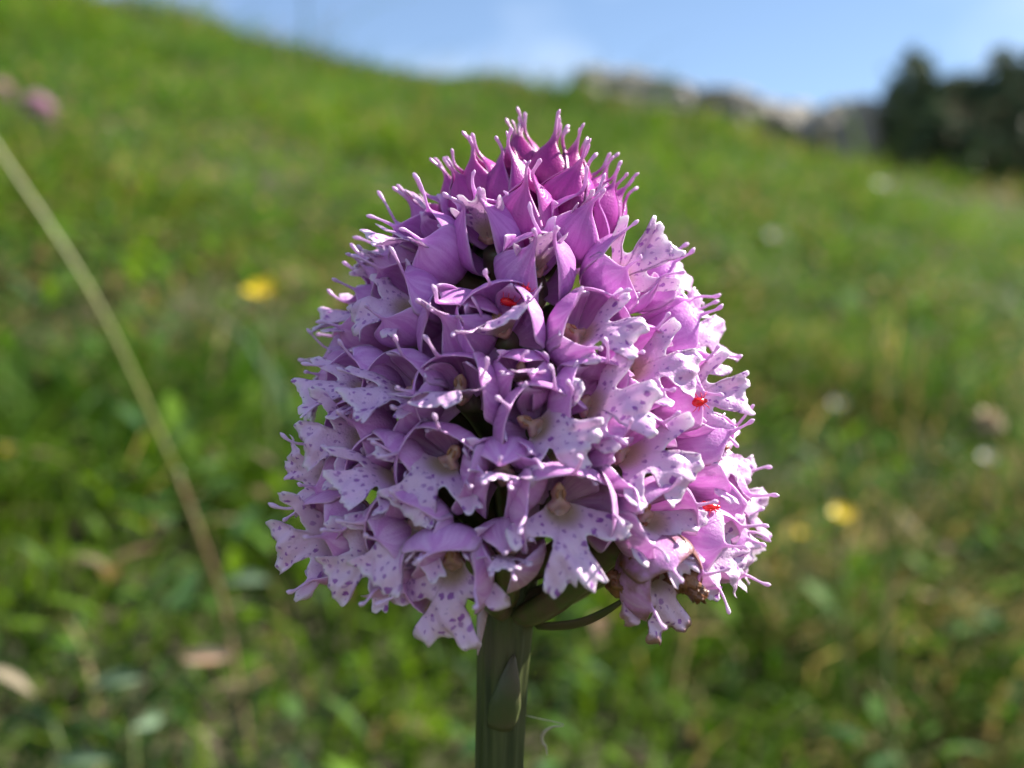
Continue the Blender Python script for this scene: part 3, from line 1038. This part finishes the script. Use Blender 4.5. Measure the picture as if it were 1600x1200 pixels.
VAR = 6
open_dorsal, open_left, open_right, pet_l, pet_r = [], [], [], [], []
young = []
for i in range(VAR):
    rs = random.uniform(0.9, 1.08); fl = random.uniform(-0.6, 0.4)
    ts = random.uniform(1.0, 1.6) if i < 3 else random.uniform(0.5, 1.25)
    open_dorsal.append(to_mesh('sepal', blade(R(random.uniform(-10, 10)), mod(OPEN, rs, ts, fl * 0.6, 1.05), 100 + i, ripple=0.12), M_SEPAL))
    open_left.append(to_mesh('sepal', blade(R(random.uniform(-102, -80)), mod(OPEN, rs, (random.uniform(1.0, 1.6) if i < 3 else random.uniform(0.5, 1.25)), fl, 1.0), 200 + i, ripple=0.14), M_SEPAL))
    open_right.append(to_mesh('sepal', blade(R(random.uniform(80, 102)), mod(OPEN, rs, (random.uniform(1.0, 1.6) if i < 3 else random.uniform(0.5, 1.25)), fl, 1.0), 300 + i, ripple=0.14), M_SEPAL))
    pet_l.append(to_mesh('petal', blade(R(random.uniform(-48, -36)), mod(PETAL, random.uniform(0.9, 1.15)), 400 + i, 20, 12, 0.08, 0.25), M_SEPAL))
    pet_r.append(to_mesh('petal', blade(R(random.uniform(36, 48)), mod(PETAL, random.uniform(0.9, 1.15)), 500 + i, 20, 12, 0.08, 0.25), M_SEPAL))
    young.append([to_mesh('sepal', blade(R(a + random.uniform(-8, 8)), mod(BUD, random.uniform(1.15, 1.3), random.uniform(0.7, 1.2), random.uniform(0.4, 0.9), 1.0), 600 + 10 * i + q, ripple=0.1, tail_dev=0.35), M_SEPAL) for q, a in enumerate((0, -112, 112))])
buds = [[to_mesh('sepal', blade(R(a), mod(BUD, random.uniform(0.95, 1.08), random.uniform(0.75, 1.25), random.uniform(-0.1, 0.35), 1.0), 700 + 10 * i + q, ripple=0.05, tail_dev=0.22), M_SEPAL) for q, a in enumerate((0, -120, 120))] for i in range(5)]
LIPS = [lip_mesh(1, 10, 13, 0.05, 0.05, 0.92), lip_mesh(2, 2, 11, 0.09, 0.10, 0.88), lip_mesh(3, 26, 12, 0.03, -0.05, 0.92), lip_mesh(4, -8, 11, 0.13, 0.06, 0.84), lip_mesh(5, 18, 17, 0.0, 0.12, 0.90, 1.05),
        lip_mesh(6, 6, 18, 0.06, 0.0, 0.94, 0.95), lip_mesh(7, 40, 10, 0.02, 0.05, 0.98), lip_mesh(8, -4, 14, 0.11, -0.08, 0.9, 1.0), lip_mesh(9, 58, 6, -0.02, 0.03, 0.98)]
lips = [to_mesh('lip', L, M_LIP) for L in LIPS]
young_lips = [to_mesh('lip', lip_mesh(20 + i, -14, 6, 0.14, 0.02, 0.62, 0.75), M_LIP) for i in range(3)]
cols = [to_mesh('column', column_mesh(i), M_COLUMN) for i in range(3)]


def pollen_mesh():
    parts = []
    for sx in (-1, 1):
        P = bez([(0.20 * sx, -0.60, 0.75), (0.22 * sx, -0.50, 1.05), (0.16 * sx, -0.44, 1.35)], 7)
        V, F, _ = tube(P, [0.03, 0.08, 0.11, 0.12, 0.11, 0.08, 0.03], 8)
        parts.append((V, F))
    return join(parts)


M_pol = to_mesh('pollen_sac', pollen_mesh(), M_POLLEN)

# base of the whole plant: on the ground under the head
PX, PY = -0.0042, 0.002
ORCHID = empty('three_toothed_orchid', (PX, PY, float(ground(PX, PY))))
tag(ORCHID, 'pink purple orchid with a dense domed head of spotted florets on a green stem', 'orchid')
RO = np.array(ORCHID.location)


def world_mm(p):
    """head coordinates in mm -> coordinates local to the plant's base"""
    return HEAD + np.array([p[0], p[1], p[2]]) * MM - RO


# stem
def stem():
    zs = np.array([-200, -120, -60, -30, -22, -15, -8, 0, 8, 14, 18.5])
    rs = np.array([2.1, 1.9, 1.75, 1.72, 1.85, 2.2, 2.3, 2.2, 1.8, 1.2, 0.6])
    xs = np.array([-4.2, -3.0, -1.7, -0.95, -0.65, -0.3, 0.1, 0.45, 0.8, 1.05, 1.2])
    n = 70
    t = np.linspace(zs[0] - (RO[2] * 1000 + 0) * 0, zs[-1], n)
    t[0] = (RO[2] - CAM_Z) * 1000 - 3
    P = np.stack([np.interp(t, zs, xs), np.interp(t, zs, [2, 1, 0.5, 0.2, 0, 0, 0, 0, 0, 0, 0]), t], -1)
    Pl = np.array([world_mm(p) for p in P])
    V, F, u = tube(Pl, interp(t, zs, rs) * MM, 64, lambda a, k: 1 + 0.05 * np.cos(5 * a + 5 * k) + 0.10 * np.abs(np.sin(4.5 * a + 1.2 + 3 * k)) + 0.035 * np.cos(13 * a + 2 * k))
    obj('stem', mesh('stem', V, F, M_STEM), ORCHID)
    # basal leaves clasping the stem low down
    for i in range(4):
        a = 0.6 + i * 1.7
        L = 0.075 - 0.008 * i
        nn = 14
        tt = np.linspace(0, 1, nn)
        Vv = []
        for k in tt:
            rr = 0.003 + L * 0.8 * k
            zz = 0.004 + L * 0.55 * k - L * 0.35 * k * k + 0.006 * i
            w = 0.017 * math.sin(math.pi * (0.10 + 0.88 * k)) ** 0.8
            for s in np.linspace(-1, 1, 7):
                Vv.append((math.cos(a) * rr - math.sin(a) * s * w / 2, math.sin(a) * rr + math.cos(a) * s * w / 2, zz + 0.25 * w * s * s))
        Vv = np.array(Vv); f = grid_faces(nn, 7)
        F = [tuple(q) for q in f] + [tuple(q[::-1] + len(Vv)) for q in f]
        obj('leaf', mesh('leaf', np.concatenate([Vv, Vv - np.array([0, 0, 0.0005])]), F, M_GSTEM), ORCHID)


stem()


def bract_blade(base, tip, w, thick, out, mat, name, n=16):
    """pointed bract from base to tip (head mm), bulging along out"""
    base, tip, out = map(lambda v: np.array(v, float), (base, tip, out))
    T = tip - base; L = np.linalg.norm(T); T /= L
    side = np.cross(T, out); side /= np.linalg.norm(side)
    nn = np.cross(side, T)
    t = np.linspace(0, 1, n)
    ww = w * np.interp(t, [0, 0.12, 0.35, 0.7, 0.93, 1], [0.75, 0.95, 1.0, 0.6, 0.22, 0.03])
    m = 12
    a = np.arange(m) * 2 * np.pi / m
    V = np.zeros((n, m, 3))
    for i in range(n):
        c = base + T * L * t[i] + nn * 0.10 * L * math.sin(math.pi * t[i])
        for j in range(m):
            s = math.cos(a[j])
            V[i, j] = c + side * s * ww[i] / 2 - nn * s * s * ww[i] * 0.22 + nn * math.sin(a[j]) * thick / 2
    V = np.array([world_mm(p) for p in V.reshape(-1, 3)])
    F = [tuple(f) for f in grid_faces(n, m, True)] + [tuple(range(m))[::-1], tuple((n - 1) * m + j for j in range(m))]
    return obj(name, mesh(name, V, F, mat), ORCHID)


b = bract_blade((-0.9, -2.15, -26.5), (0.15, -2.35, -20.6), 2.5, 0.3, (0.1, -1, 0.1), M_BRACT, 'bract')
b['label'] = 'pale green triangular bract with pink edge on the stem'

# ---- florets
N_FLORET = 0
ALL = []


def tint_at(z, kind):
    t = np.clip((z + 16) / 34, 0, 1)
    cols_ = np.array([(0.74, 0.43, 0.69), (0.73, 0.385, 0.72), (0.71, 0.345, 0.72), (0.66, 0.265, 0.67), (0.54, 0.085, 0.46), (0.42, 0.009, 0.26)])
    c = np.array([np.interp(t, [0, 0.3, 0.55, 0.77, 0.87, 0.95], cols_[:, i]) for i in range(3)])
    if kind == 'b': c = c * np.array([0.92, 0.62, 0.88])
    return np.clip(c * rng.uniform(0.90, 1.10) + rng.normal(0, 0.012, 3), 0.02, 0.9)


def ovary_mesh(p0, p1, q1, r0, r1):
    """tube (plant-local metres) from the axis to the floret's base, arriving along q1"""
    P = bez([p0, p0 * 0.62 + p1 * 0.38 + np.array([0, 0, -0.0002]), p1 - q1 * 0.0016, p1 + q1 * 0.0006], 12)
    V, F, u = tube(P, np.interp(np.linspace(0, 1, 12), [0, 0.4, 0.8, 1], [r0, r1, r1, r1 * 0.7]), 14, lambda a, k: 1 + 0.09 * np.cos(3 * a + 5 * k) + 0.05 * np.cos(6 * a + 5 * k))
    return mesh('ovary', V, F, M_OVARY)


def add_floret(p, lipdir=None, kind='o', scale=1.0, wither=0.0, tilt=0.0, yaw=0.0, lip=None, var=None, away=0.0, tint=None, spur=False):
    """p: throat position in head mm. lipdir: direction of the lip seen from the front, degrees (-90 hangs down)"""
    z = float(np.clip(p[2], Z_T[0], Z_T[-1]))
    rad = np.array([p[0] - axis_x(z), p[1]]); rn = np.linalg.norm(rad)
    rad = rad / rn if rn > 0.05 else np.array([0.0, -1.0])
    tl = R(env_tilt(z) + tilt)
    n = np.array([rad[0] * math.cos(tl), rad[1] * math.cos(tl), math.sin(tl)])
    if yaw:
        c, s = math.cos(R(yaw)), math.sin(R(yaw))
        n = np.array([n[0] * c - n[1] * s, n[0] * s + n[1] * c, n[2]])
    n /= np.linalg.norm(n)
    if lipdir is None:
        up = np.array([0, 0, 1.0]) if abs(n[2]) < 0.9 else np.array([-rad[0], -rad[1], 0.2])
        up = up + 0.001
        a = R(rng.normal(0, 24))
    else:
        l = np.array([math.cos(R(lipdir)), 0.0, math.sin(R(lipdir))])
        up = -l; a = 0.0
    up = up - n * np.dot(up, n); up /= np.linalg.norm(up) + 1e-9
    xr = np.cross(n, up)
    up2 = up * math.cos(a) + xr * math.sin(a)
    xr = np.cross(n, up2)
    Mx = Matrix(((xr[0], n[0], up2[0]), (xr[1], n[1], up2[1]), (xr[2], n[2], up2[2])))
    f = empty('floret', world_mm(p), ORCHID)
    f.rotation_mode = 'QUATERNION'
    f.rotation_quaternion = Mx.to_quaternion()
    scale = scale * (0.95 if kind != 'b' else 1.0)
    f.scale = (scale,) * 3
    c = tint_at(p[2], kind) if tint is None else np.array(tint)
    v = int(rng.integers(0, VAR)) if var is None else var
    if var is None and kind == 'o': v = v % 3 + (0 if p[2] > 2.5 else 3)      # younger florets higher up keep longer tips
    made = []
    if kind == 'b':
        for me in buds[v % 5]: made.append(obj('sepal', me, f))
    elif kind == 'y':
        for me in young[v]: made.append(obj('sepal', me, f))
        made.append(obj('petal', pet_l[v], f)); made.append(obj('petal', pet_r[v], f))
        made.append(obj('column', cols[v % 3], f))
        made.append(obj('lip', young_lips[v % 3], f))
    else:
        made += [obj('sepal', open_dorsal[v], f), obj('sepal', open_left[v // 3 * 3 + int(rng.integers(0, 3))], f), obj('sepal', open_right[v // 3 * 3 + int(rng.integers(0, 3))], f)]
        made += [obj('petal', pet_l[v], f), obj('petal', pet_r[v], f), obj('column', cols[v % 3], f)]
        made.append(obj('pollen_sac', M_pol, f))
        li = int(rng.integers(0, len(lips))) if lip is None else lip
        lo = obj('lip', lips[li], f); ls = rng.uniform(0.78, 0.98) if lipdir is None else rng.uniform(0.86, 0.98)
        lo.scale = (ls * rng.uniform(0.92, 1.05), ls, ls)
        made.append(lo)
    for o in made: o.color = (*c, wither)
    # ovary from the axis of the spike
    za = p[2] - max(1.0, rn * 0.35) - (2.0 if kind == 'b' else 0)
    za = max(za, -18.5)
    a0 = world_mm((axis_x(za), 0, za)); b0 = world_mm(p) - n * 0.0029 * scale * (1.25 if kind == 'b' else 1)
    o = obj('ovary', ovary_mesh(a0, b0, n, 0.0009, 0.00105 if kind != 'b' else 0.0008), ORCHID)
    o.parent = f
    bpy.context.view_layer.update()
    o.matrix_parent_inverse = (Matrix.Translation(f.location) @ f.rotation_quaternion.to_matrix().to_4x4() @ Matrix.Diagonal((scale, scale, scale, 1))).inverted()
    ALL.append((np.array(p, float), kind, f))
    return f


BUDS = [(826, 322, 1.1), (797, 282, 1.0), (822, 246, 1.0), (862, 262, 1.05), (893, 300, 1.05), (908, 258, 0.95), (932, 268, 0.95), (962, 302, 0.95), (756, 282, 1.0),
        (700, 305, 0.95), (776, 250, 0.9), (935, 318, 0.95), (730, 300, 0.9), (985, 330, 0.9)]
FLO = [  # px, py, lip direction, kind, options
    (757, 355, -80, 'y', dict(scale=1.0)), (842, 408, -75, 'y', dict(scale=1.02)), (668, 392, -120, 'o', dict(lip=1)), (640, 345, 170, 'y', dict()),
    (905, 345, -60, 'y', dict(scale=0.95)), (972, 430, 42, 'o', dict(lip=1, scale=0.95)), (632, 480, -165, 'o', dict(lip=2)), (560, 500, 172, 'o', dict(lip=1, scale=0.95)), (585, 440, 150, 'y', dict(scale=0.95)), (785, 510, -62, 'o', dict(lip=3, scale=1.0)),
    (918, 522, -28, 'o', dict(lip=0)), (705, 505, -115, 'y', dict(scale=1.05)), (1045, 450, 25, 'o', dict(lip=5)), (712, 618, -85, 'o', dict(lip=3)),
    (815, 590, -90, 'y', dict(scale=0.8)), (930, 632, -12, 'o', dict(lip=0, scale=1.05)), (565, 610, -155, 'o', dict(lip=1)), (845, 668, -28, 'o', dict(lip=2, scale=1.0)),
    (630, 615, -130, 'o', dict()), (690, 728, -120, 'o', dict(lip=4)), (880, 800, -88, 'o', dict(lip=6, scale=1.12, var=2)), (990, 712, -35, 'o', dict(lip=5)),
    (1080, 622, 5, 'o', dict(lip=1)), (1100, 530, 15, 'o', dict(lip=0)), (1025, 815, -65, 'o', dict(lip=6)), (1110, 712, -15, 'o', dict(lip=4)),
    (510, 745, 165, 'o', dict(lip=2, wither=0.25)), (700, 895, -92, 'o', dict(lip=8, wither=0.42, tilt=-12, scale=1.05)), (1030, 905, -68, 'o', dict(lip=8, wither=0.7, tilt=-15)),
    (1105, 858, -25, 'o', dict(lip=2, wither=0.3)), (560, 690, -170, 'o', dict(lip=7)), (520, 842, -172, 'o', dict(lip=7, wither=0.35, scale=1.08)), (590, 865, -150, 'o', dict(lip=4, wither=0.2)), (1150, 850, -15, 'o', dict(lip=5, wither=0.3)), (1135, 780, -5, 'o', dict(lip=0)),
    (605, 745, -140, 'o', dict(wither=0.1)), (785, 745, -95, 'y', dict(scale=1.05)), (1000, 575, -10, 'o', dict(lip=5)), (600, 410, 175, 'o', dict(lip=7)),
    (790, 870, -95, 'y', dict(scale=0.9)), (640, 830, -120, 'o', dict(lip=4)),
]
for (px, py, s) in BUDS:
    add_floret(on_envelope(px, py), None, 'b', s * 0.88)
for (px, py, ld, kd, op) in FLO:
    add_floret(on_envelope(px, py), ld, kd, **op)
# the rest of the spike, wherever there is room
zz = np.linspace(Z_T[0] + 3, Z_T[-1] - 0.5, 4000)
areaw = np.cumsum(env_r(zz)); areaw /= areaw[-1]
pts = np.array([a[0] for a in ALL])
for i in range(6000):
    t = (i * 0.61803398 + 0.13) % 1.0
    z = float(np.interp(t, areaw, zz))
    ph = i * 2.39996
    r = float(env_r(z))
    p = np.array([axis_x(z) + r * math.cos(ph), r * math.sin(ph), z])
    need = 3.85 if z < 8 else 3.4 if z < 12.5 else 2.45
    if np.min(np.linalg.norm(pts - p, axis=1)) < need: continue
    kd = 'b' if z > 13.2 else ('y' if z > 9.5 or rng.random() < 0.10 else 'o')
    low = z < -9
    add_floret(p, None, kd, rng.uniform(0.84, 1.02) * (0.86 if kd == 'b' else 1), 0.28 * rng.random() if low else 0.0, rng.normal(0, 7), rng.normal(0, 8))
    pts = np.vstack([pts, p])
print('florets', len(ALL), 'grass blades', NG)

# withered brown remains and low bracts under the head
def crumple(px, py, y, size, seed, lab):
    import bmesh
    from mathutils import noise
    bm = bmesh.new(); bmesh.ops.create_icosphere(bm, subdivisions=3, radius=1.0)
    for v in bm.verts:
        d = 1 + 0.7 * noise.fractal(v.co * 1.6 + Vector((seed * 3.1, 0, 0)), 0.7, 2.0, 3)
        v.co = Vector((v.co.x * d * size[0], v.co.y * d * size[1], v.co.z * d * size[2])) * MM
    me = bpy.data.meshes.new('withered_floret'); bm.to_mesh(me); bm.free(); me.materials.append(M_SHRIVEL)
    me.polygons.foreach_set('use_smooth', np.ones(len(me.polygons), dtype=bool))
    o = obj('withered_floret', me, ORCHID, at(px, py, y * MM) - RO)
    o.rotation_euler = (seed, seed * 2, 0); o['label'] = lab


crumple(1000, 890, -13.8, (1.3, 1.1, 0.8), 2, 'shrivelled brown floret under the right of the head')
crumple(1064, 902, -12.8, (1.1, 0.9, 0.8), 5, 'shrivelled brown floret beside the other one')
crumple(972, 912, -12.8, (0.9, 0.9, 1.1), 8, 'small reddish brown shrivelled floret')
crumple(1086, 925, -13.0, (0.45, 0.45, 0.9), 9, 'small dark dried tip')
bract_blade((2.0, -1.0, -18.8), (8.5, -6.0, -15.6), 1.6, 0.4, (0.2, -0.6, -1), M_BRACT, 'bract')
bract_blade((-1.6, -1.4, -14.0), (-2.6, -3.2, -20.5), 1.1, 0.3, (-0.2, -1, 0), M_SEPAL, 'bract').color = (0.6, 0.42, 0.55, 0)

# ------------------------------------------------------------------ tiny creatures and fibres
bpy.context.view_layer.update()
DG = bpy.context.evaluated_depsgraph_get()


def surface_at(px, py):
    d = Vector(ray(px, py)).normalized()
    hit, loc, nrm, *_ = S.ray_cast(DG, Vector((0, -CAM_D, CAM_Z)) + d * 0.03, d)
    if not hit or loc.y > 0.03: return Vector(at(px, py, -0.012)), -d
    if nrm.dot(d) > 0: nrm = -nrm
    return loc, nrm


def mite(px, py, L, spin, label, mat, group, name, cat):
    loc, nrm = surface_at(px, py)
    root = empty(name, loc)
    z = nrm.normalized()
    xa = Vector((math.cos(spin), 0, math.sin(spin))); xa = (xa - z * xa.dot(z)).normalized()
    ya = z.cross(xa)
    root.rotation_mode = 'QUATERNION'
    root.rotation_quaternion = Matrix((xa, ya, z)).transposed().to_quaternion()
    tag(root, label, cat, group)
    prof = [(-0.55, 0.02), (-0.48, 0.17), (-0.25, 0.29), (0.0, 0.30), (0.18, 0.22), (0.27, 0.14), (0.36, 0.15), (0.46, 0.11), (0.52, 0.02)]
    P = [(a * L, 0, L * 0.27) for a, _ in prof]
    V, F, _ = tube(P, [b_ * L for _, b_ in prof], 12)
    V[:, 2] = L * 0.27 + (V[:, 2] - L * 0.27) * 0.8
    obj('body', mesh('body', V, F, mat), root)
    for sd in (-1, 1):
        for i, (bx, tx) in enumerate(((0.22, 0.62), (0.12, 0.22), (-0.08, -0.18), (-0.2, -0.55))):
            P = bez([(bx * L, sd * 0.15 * L, 0.22 * L), ((bx + tx) / 2 * L, sd * 0.38 * L, 0.34 * L), (tx * L, sd * 0.58 * L, 0.0)], 7)
            V, F, _ = tube(P, np.linspace(0.036, 0.014, 7) * L, 6)
            obj('leg', mesh('leg', V, F, mat), root)


MG = 'tiny red mites on the florets'
mite(819, 445, 0.00105, 1.1, 'glossy red mite on the edge of the lip beneath the highest front floret', M_MITE, MG, 'red_mite', 'mite')
mite(797, 467, 0.00115, -0.4, 'flat red mite on the upper hood of the middle front floret', M_MITE, MG, 'red_mite', 'mite')
mite(1092, 628, 0.0011, 0.2, 'red mite on the sunlit spotted lip at mid height on the right flank', M_MITE, MG, 'red_mite', 'mite')
mite(1111, 797, 0.0012, 0.0, 'red mite with long legs on the lowest sunlit lip of the right flank', M_MITE, MG, 'red_mite', 'mite')
mite(1134, 701, 0.0006, 0.6, 'tiny brown speck of an insect on the right flank', M_DARKMITE, 'tiny brown insects on the florets', 'brown_insect', 'insect')
mite(1005, 818, 0.0006, 1.0, 'tiny brown speck of an insect low on the head', M_DARKMITE, 'tiny brown insects on the florets', 'brown_insect', 'insect')

M_FIBRE = mat_simple('dry_fibre', (0.62, 0.56, 0.42), (0.50, 0.42, 0.30), 500.0, 0.4, trans=0.2)
c0 = at(822, 1117, 0.0)
P = np.array([at(*q) for q in ((822, 1118, 0.0005), (848, 1124, 0.001), (874, 1130, 0.002), (880, 1134, 0.002), (862, 1136, 0.002), (849, 1146, 0.002), (847, 1158, 0.002), (853, 1167, 0.002), (855, 1180, 0.002))])
P = bez(P, 40)
V, F, _ = tube(P - c0, np.interp(np.linspace(0, 1, 40), [0, 0.4, 0.62, 0.8, 1], [0.00003, 0.00004, 0.00014, 0.00014, 0.00004]), 7)
tag(obj('curled_fibre', mesh('curled_fibre', V, F, M_FIBRE), None, c0), 'thin pale curled dry fibre clinging to the stem beside the bract', 'fibre')
